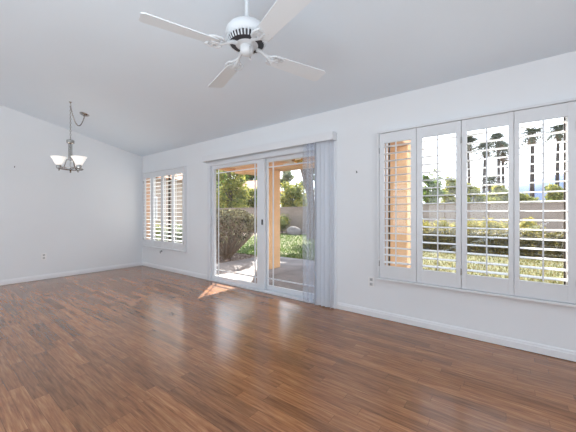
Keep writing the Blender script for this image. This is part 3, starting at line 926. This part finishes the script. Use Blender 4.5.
def core(vs, fs, blobs, f=0.62, rnd=None):
    for b in blobs:
        bm = bmesh.new(); bmesh.ops.create_icosphere(bm, subdivisions=2, radius=1)
        k = len(vs)
        bm.verts.index_update()
        for v in bm.verts:
            q = 1 + .22 * noise.noise(v.co * 2.1 + Vector(b[:3]))
            vs.append((b[0] + v.co.x * b[3] * f * q, b[1] + v.co.y * b[4] * f * q, b[2] + v.co.z * b[5] * f * q))
        fs += [tuple(v.index + k for v in fc.verts) for fc in bm.faces]
        bm.free()

def tree(seed, loc, h, w, mat, label, n=3600, leaf=.13, dense=True, trunk_h=.18, name='garden_tree', off=(0, 0)):
    rnd = random.Random(seed)
    t = thing(name, label, 'tree', loc, group='shade trees on the lawn' if loc[1] < 15.6 else 'trees beyond the garden wall')
    blobs = []
    nb = 13 if dense else 8
    for i in range(nb):
        a = i * 2.4 + rnd.uniform(-.4, .4); rr = w * (.15 + .60 * rnd.random())
        u = (i + .5) / nb
        sz = w * rnd.uniform(.34, .50) * (1.0 - .25 * u)
        z = h * trunk_h + sz * .3 + (h - sz * .75 - h * trunk_h) * u
        fx = 1.1 - .55 * u
        blobs.append((off[0] * (.4 + .6 * u) + rr * math.cos(a) * fx, off[1] * (.4 + .6 * u) + rr * math.sin(a) * fx, z, sz, sz, sz * .82))
    vs, fs = [], []
    leaf_cloud(rnd, blobs, n, leaf, vs, fs, shell=.35 if not dense else .5)
    if dense: core(vs, fs, blobs, .60)
    raw('foliage', vs, fs, mat, t)
    b = MB()
    b.tube([(0, 0, -.1), (.05, 0, h * .2), (off[0] * .12, .06 + off[1] * .1, h * .45), (.02 + off[0], off[1], h * .8)], [.028 * h, .022 * h, .015 * h, .004 * h], 8)
    for bl_ in blobs:
        z0 = h * rnd.uniform(.18, .4)
        b.tube([(off[0] * .04, off[1] * .04, z0), (bl_[0] * .45, bl_[1] * .45, (z0 + bl_[2]) / 2 + .1), (bl_[0], bl_[1], bl_[2] + bl_[5] * .6)], [.010 * h, .007 * h, .0025 * h], 5)
    b.build('trunk', M['bark'], t)
    return t

def at(px, y):
    """ground position on the row Y = y seen in the direction of a bearing given as photo column"""
    a = (px - 288) / 288
    dx, dy = -math.sin(YAW) + math.cos(YAW) * a, math.cos(YAW) + math.sin(YAW) * a
    return (dx * y / dy, y, GZ - .03)

def tree_px(seed, px, y, ytop, wpx, mat, label, **k):
    loc = at(px, y)
    dep = -loc[0] * math.sin(YAW) + y * math.cos(YAW)
    h = EYE + (213.5 - ytop) / 288 * dep - loc[2]
    return tree(seed, loc, h, wpx / 288 * dep / 1.75, mat, label, leaf=.0058 * dep, **k)
tree_px(11, 212, 24, 140, 56, M['tree_a'], 'tall dense green tree far left beyond the garden wall, above the round bush', n=4200)
tree_px(12, 230, 18.3, 148, 42, M['tree_b'], 'olive green tree right of the tallest tree, above the round bush', n=3800)
tree_px(13, 250, 23, 187, 26, M['tree_b'], 'low yellow-green tree under the far peach roof at inner edge of left door panel', n=3000)
tree_px(14, 251, 58, 128, 54, M['tree_a'], 'tall green tree rising behind the far peach roof', n=3600)
tree_px(15, 266, 23, 150, 30, M['tree_a'], 'dense green tree mostly hidden behind the nearer patio column', n=3000)
tree_px(16, 286, 38, 160, 26, M['tree_c'], 'thin grey-green tree just right of the nearer patio column', n=1500, dense=False)
tree_px(17, 295, 18.4, 182, 38, M['tree_b'], 'low olive tree above the wall in the right door panel', n=3200)
tree_px(18, 311, 26, 160, 26, M['tree_c'], 'airy grey-green tree behind the stacked vertical blind', n=1200, dense=False)
tree_px(26, 216, 34, 138, 46, M['tree_a'], 'high dark green tree behind the other trees at outer edge of left door panel', n=4200)
tree_px(19, 430, 18.5, 175, 28, M['tree_a'], 'dark green tree behind the wall in the second shutter panel of the wide window', n=3200)
tree_px(20, 452, 25, 177, 30, M['tree_b'], 'olive tree behind the wall at right edge of the second shutter panel', n=3200)
tree_px(21, 438, 35, 164, 34, M['tree_c'], 'nearly bare twiggy tree rising over the second shutter panel', n=300, dense=False, trunk_h=.25)
tree_px(22, 473, 18.5, 183, 28, M['tree_b'], 'low olive tree behind the wall at left of the third shutter panel', n=3200)
tree_px(23, 500, 24, 184, 32, M['tree_b'], 'low green tree behind the wall at right of the third shutter panel', n=3200)
tree_px(24, 527, 18.5, 193, 28, M['tree_b'], 'low yellowish tree under the thicker palm of the fourth shutter panel', n=3000)
tree_px(25, 556, 24, 185, 32, M['tree_b'], 'bright olive tree under the rightmost palm of the fourth shutter panel', n=3200)

def palm(seed, loc, h, label, cr=2.0, tr=.27):
    rnd = random.Random(seed)
    t = thing('palm_tree', label, 'palm tree', loc, group='tall palms beyond the garden wall')
    cr *= 1.2; tr *= .78
    b = MB(); pts = []; rad = []
    lean = rnd.uniform(-.25, .25)
    for i in range(9):
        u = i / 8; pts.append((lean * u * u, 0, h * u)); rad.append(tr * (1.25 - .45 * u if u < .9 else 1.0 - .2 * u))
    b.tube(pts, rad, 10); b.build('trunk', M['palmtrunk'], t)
    top = Vector((lean, 0, h))
    def frond(elev, az, ln, droop, vs, fs):
        d = Vector((math.cos(az) * math.cos(elev), math.sin(az) * math.cos(elev), math.sin(elev)))
        side = Vector((-math.sin(az), math.cos(az), 0))
        prev = None; n = 6
        k0 = len(vs)
        spine = []
        for i in range(n + 1):
            u = i / n; spine.append(top + d * ln * u + Vector((0, 0, -droop * u * u * ln)))
        for i in range(1, n + 1):                       # paired leaflets along the spine
            p = spine[i]; u = i / n; wl = ln * .34 * math.sin(PI * min(1, .25 + .75 * u) * .9)
            fwd = (spine[i] - spine[i - 1]).normalized()
            for s in (-1, 1):
                tip = p + side * s * wl + fwd * wl * .7 + Vector((0, 0, -.25 * wl))
                k = len(vs); wv = fwd * ln * .05
                vs += [tuple(p - wv), tuple(p + wv), tuple(tip)]; fs.append((k, k + 1, k + 2))
        for i in range(n):
            k = len(vs); w = side * .03
            vs += [tuple(spine[i] - w), tuple(spine[i] + w), tuple(spine[i + 1] + w), tuple(spine[i + 1] - w)]; fs.append((k, k + 1, k + 2, k + 3))
    vs, fs = [], []
    for i in range(38):
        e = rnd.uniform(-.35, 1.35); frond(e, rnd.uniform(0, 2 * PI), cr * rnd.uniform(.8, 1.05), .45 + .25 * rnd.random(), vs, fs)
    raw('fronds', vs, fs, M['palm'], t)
    vs, fs = [], []
    for i in range(22):
        frond(rnd.uniform(-1.35, -.8), rnd.uniform(0, 2 * PI), cr * rnd.uniform(.45, .7), .15, vs, fs)
    raw('dead_frond_skirt', vs, fs, M['skirt'], t)
PY = 55
def palm_px(seed, px, ytop, label, y=PY, cr=2.0, tr=.27):
    x, yy, z = at(px, y)
    dep = x * -math.sin(YAW) + yy * math.cos(YAW)
    h = EYE + (213.5 - ytop) / 288 * dep - z
    palm(seed, (x, yy, z), h, label, cr, tr)
palm_px(1, 469.5, 143, 'palm at left edge of the third shutter panel', cr=1.69, y=46, tr=0.23)
palm_px(2, 483.5, 148, 'slightly shorter palm left of the tilt rod in the third shutter panel', cr=1.91, y=52, tr=0.26)
palm_px(3, 499, 140, 'left one of the close pair of palms in the third shutter panel', cr=2.03, y=58, tr=0.28)
palm_px(4, 503.5, 152, 'right, lower one of the close pair of palms in the third shutter panel', cr=2.42, y=66, tr=0.32)
palm_px(5, 532, 135, 'thick palm left of the tilt rod in the fourth shutter panel', cr=1.72, y=49, tr=0.30)
palm_px(6, 557, 132, 'palm right of the tilt rod in the fourth shutter panel', cr=1.90, y=57, tr=0.28)
palm_px(7, 490, 182, 'small distant palm between taller palms of the third shutter panel', cr=2.93, y=80, tr=0.29)

tree(33, (-9.1, 14.2, GZ - .03), 8.6, 2.0, M['tree_b'], 'second shade tree on the lawn, farther back behind the stacked vertical blind', n=4600, leaf=.15, dense=False, trunk_h=.54, off=(-1.0, 0))
tree(31, (-7.78, 12.1, GZ - .03), 8.2, 1.9, M['tree_b'], 'tall shade tree on the lawn, its trunk behind the stacked vertical blind', n=5200, leaf=.14, dense=False, trunk_h=.52, off=(-1.0, 0))
tree(32, (-10.3, 11.9, GZ - .03), 7.2, 1.15, M['tree_b'], 'tall leaning tree on the lawn, its trunk behind the nearer patio column', n=3200, leaf=.13, dense=False, trunk_h=.62, off=(-1.25, -1.2))

# round trimmed bush by the patio edge
rb = thing('round_bush', 'large round trimmed bush with bare twiggy base on gravel at the patio edge', 'bush', (-6.28, 5.42, GZ - .02))
rnd = random.Random(5)
vs, fs = [], []
while len(fs) < 4200:
    a = rnd.uniform(0, 2 * PI); u = rnd.random()
    z = .45 + .93 * u ** .6
    if z < .95: rr = .50 + .38 * (z - .45) / .5
    else: rr = .88 * math.sqrt(max(0, 1 - ((z - .95) / .46) ** 2)) ** .8
    keep = .25 + .75 * min(1, (z - .45) / .75)
    if rnd.random() > keep: continue
    rr *= rnd.uniform(.82, 1.03) if z < 1.25 else math.sqrt(rnd.random())
    p = Vector((rr * math.cos(a), rr * math.sin(a), z + rnd.uniform(-.03, .03)))
    q = Vector((rnd.gauss(0, 1), rnd.gauss(0, 1), rnd.gauss(0, 1))).normalized(); c = q.orthogonal().normalized()
    s = rnd.uniform(.018, .042); k = len(vs)
    vs += [tuple(p - q * s), tuple(p + c * s * .6), tuple(p + q * s), tuple(p - c * s * .6)]; fs.append((k, k + 1, k + 2, k + 3))
raw('foliage', vs, fs, M['bush'], rb)
b = MB()
for i in range(190):
    a = rnd.uniform(0, 2 * PI); rr = .92 * math.sqrt(rnd.random()); z = .95 + .38 * math.sqrt(max(0, 1 - (rr / .92) ** 2)) - rnd.uniform(0, .25)
    e = Vector((rr * math.cos(a), rr * math.sin(a), z)); s = Vector((.05 * math.cos(a), .05 * math.sin(a), 0))
    mid = s.lerp(e, .5) + Vector((rnd.uniform(-.06, .06), rnd.uniform(-.06, .06), rnd.uniform(-.03, .06)))
    b.tube([s, s.lerp(mid, .5), mid, e], [.016, .011, .008, .004], 4)
    for q in range(3):
        t0 = mid.lerp(e, rnd.uniform(0, .7)); d = Vector((rnd.uniform(-.16, .16), rnd.uniform(-.16, .16), rnd.uniform(.02, .2)))
        b.tube([t0, t0 + d], [.005, .003], 3)
b.build('branches', M['twig'], rb)

# low clipped hedge and the yellow shrubs behind it
hd = thing('clipped_hedge', 'long low clipped hedge with shaded front beyond the lawn, seen through the wide window', 'hedge', (1.2, 11.5, GZ - .03))
rnd = random.Random(9); vs, fs = [], []
m = MB(); m.box(-4.0, 6.5, -.40, .45, .06, .60)
vs += m.v; fs += m.f
while len(fs) < 13000:
    x = rnd.uniform(-4.2, 6.7)
    side = rnd.random()
    top = .68 + .05 * noise.noise(Vector((x * 1.3, 0, 0)))
    if side < .5: y, z = rnd.uniform(-.55, .6), top + rnd.uniform(-.07, .05)
    else: y, z = -.5 + rnd.uniform(-.08, .08), rnd.uniform(.02, top)
    p = Vector((x, y, z)); q = Vector((rnd.gauss(0, 1), rnd.gauss(0, 1), rnd.gauss(0, 1))).normalized(); c = q.orthogonal().normalized()
    s = rnd.uniform(.025, .055); k = len(vs)
    vs += [tuple(p - q * s), tuple(p + c * s * .6), tuple(p + q * s), tuple(p - c * s * .6)]; fs.append((k, k + 1, k + 2, k + 3))
raw('foliage', vs, fs, M['hedge'], hd)
b = MB()
for i in range(14):
    x = -3.8 + i * .78; b.tube([(x, 0, 0), (x + .03, .02, .2), (x, 0, .5)], [.03, .024, .012], 6)
b.build('stems', M['bark'], hd)

def shrub(seed, loc, r, hgt, mat, label, cat='shrub', n=1500, leaf=.05, name='leafy_shrub'):
    rnd = random.Random(seed)
    t = thing(name, label, cat, loc)
    blobs = [(rnd.uniform(-.4, .4) * r, rnd.uniform(-.4, .4) * r, hgt * rnd.uniform(.35, .7), r * rnd.uniform(.5, .7), r * rnd.uniform(.5, .7), hgt * .34) for _ in range(6)]
    vs, fs = [], []; leaf_cloud(rnd, blobs, n, leaf, vs, fs, .5); core(vs, fs, blobs, .62)
    raw('foliage', vs, fs, mat, t)
    b = MB()
    for bl_ in blobs: b.tube([(0, 0, -.02), (bl_[0] * .4, bl_[1] * .4, hgt * .25), bl_[:3]], [.03, .02, .008], 5)
    b.build('stems', M['bark'], t)
    return t
for i, (px, lab) in enumerate(((424, 'yellow flowering shrub behind the hedge at left edge of the second shutter panel'),
                               (441, 'yellow flowering shrub behind the hedge at the middle of the second shutter panel'),
                               (458, 'yellow flowering shrub behind the hedge between second and third shutter panels'),
                               (474, 'yellow flowering shrub behind the hedge at left of the third shutter panel'),
                               (492, 'yellow flowering shrub behind the hedge near the tilt rod of the third shutter panel'),
                               (508, 'yellow flowering shrub behind the hedge at right end of the third shutter panel'),
                               (528, 'bright yellow shrub behind the hedge at left of the fourth shutter panel'))):
    ys = shrub(40 + i, at(px, 12.9 + 1.05 * (i % 2)), .48, 1.15, M['yellow'], lab)
    ys['group'] = 'yellow shrubs behind the hedge'
shrub(60, at(282.5, 14.6), .8, 1.35, M['tree_b'], 'loose green shrub against the garden wall right beside the nearer patio column')
shrub(61, at(252, 14.7), .7, 1.1, M['tree_a'], 'dark green shrub against the garden wall at inner edge of the left door panel')
shrub(62, at(158, 5.6), .75, .95, M['tree_b'], 'light green shrub outside the second panel of the small far window')
shrub(63, at(181, 5.2), .8, 1.0, M['tree_c'], 'grey-green shrub outside the last panel of the small far window')
r = thing('boulder', 'grey boulder at the foot of the garden wall in the right door panel', 'boulder', at(294, 13.9))
bm = bmesh.new(); bmesh.ops.create_icosphere(bm, subdivisions=3, radius=.42)
for v in bm.verts:
    q = 1 + .3 * noise.noise(v.co * 2.2); v.co = Vector((v.co.x * 1.2 * q, v.co.y * q, max(-.05, v.co.z * .8 * q + .2)))
me = bpy.data.meshes.new('rock'); bm.to_mesh(me); bm.free(); me.materials.append(M['rock'])
link(bpy.data.objects.new('rock', me), r)
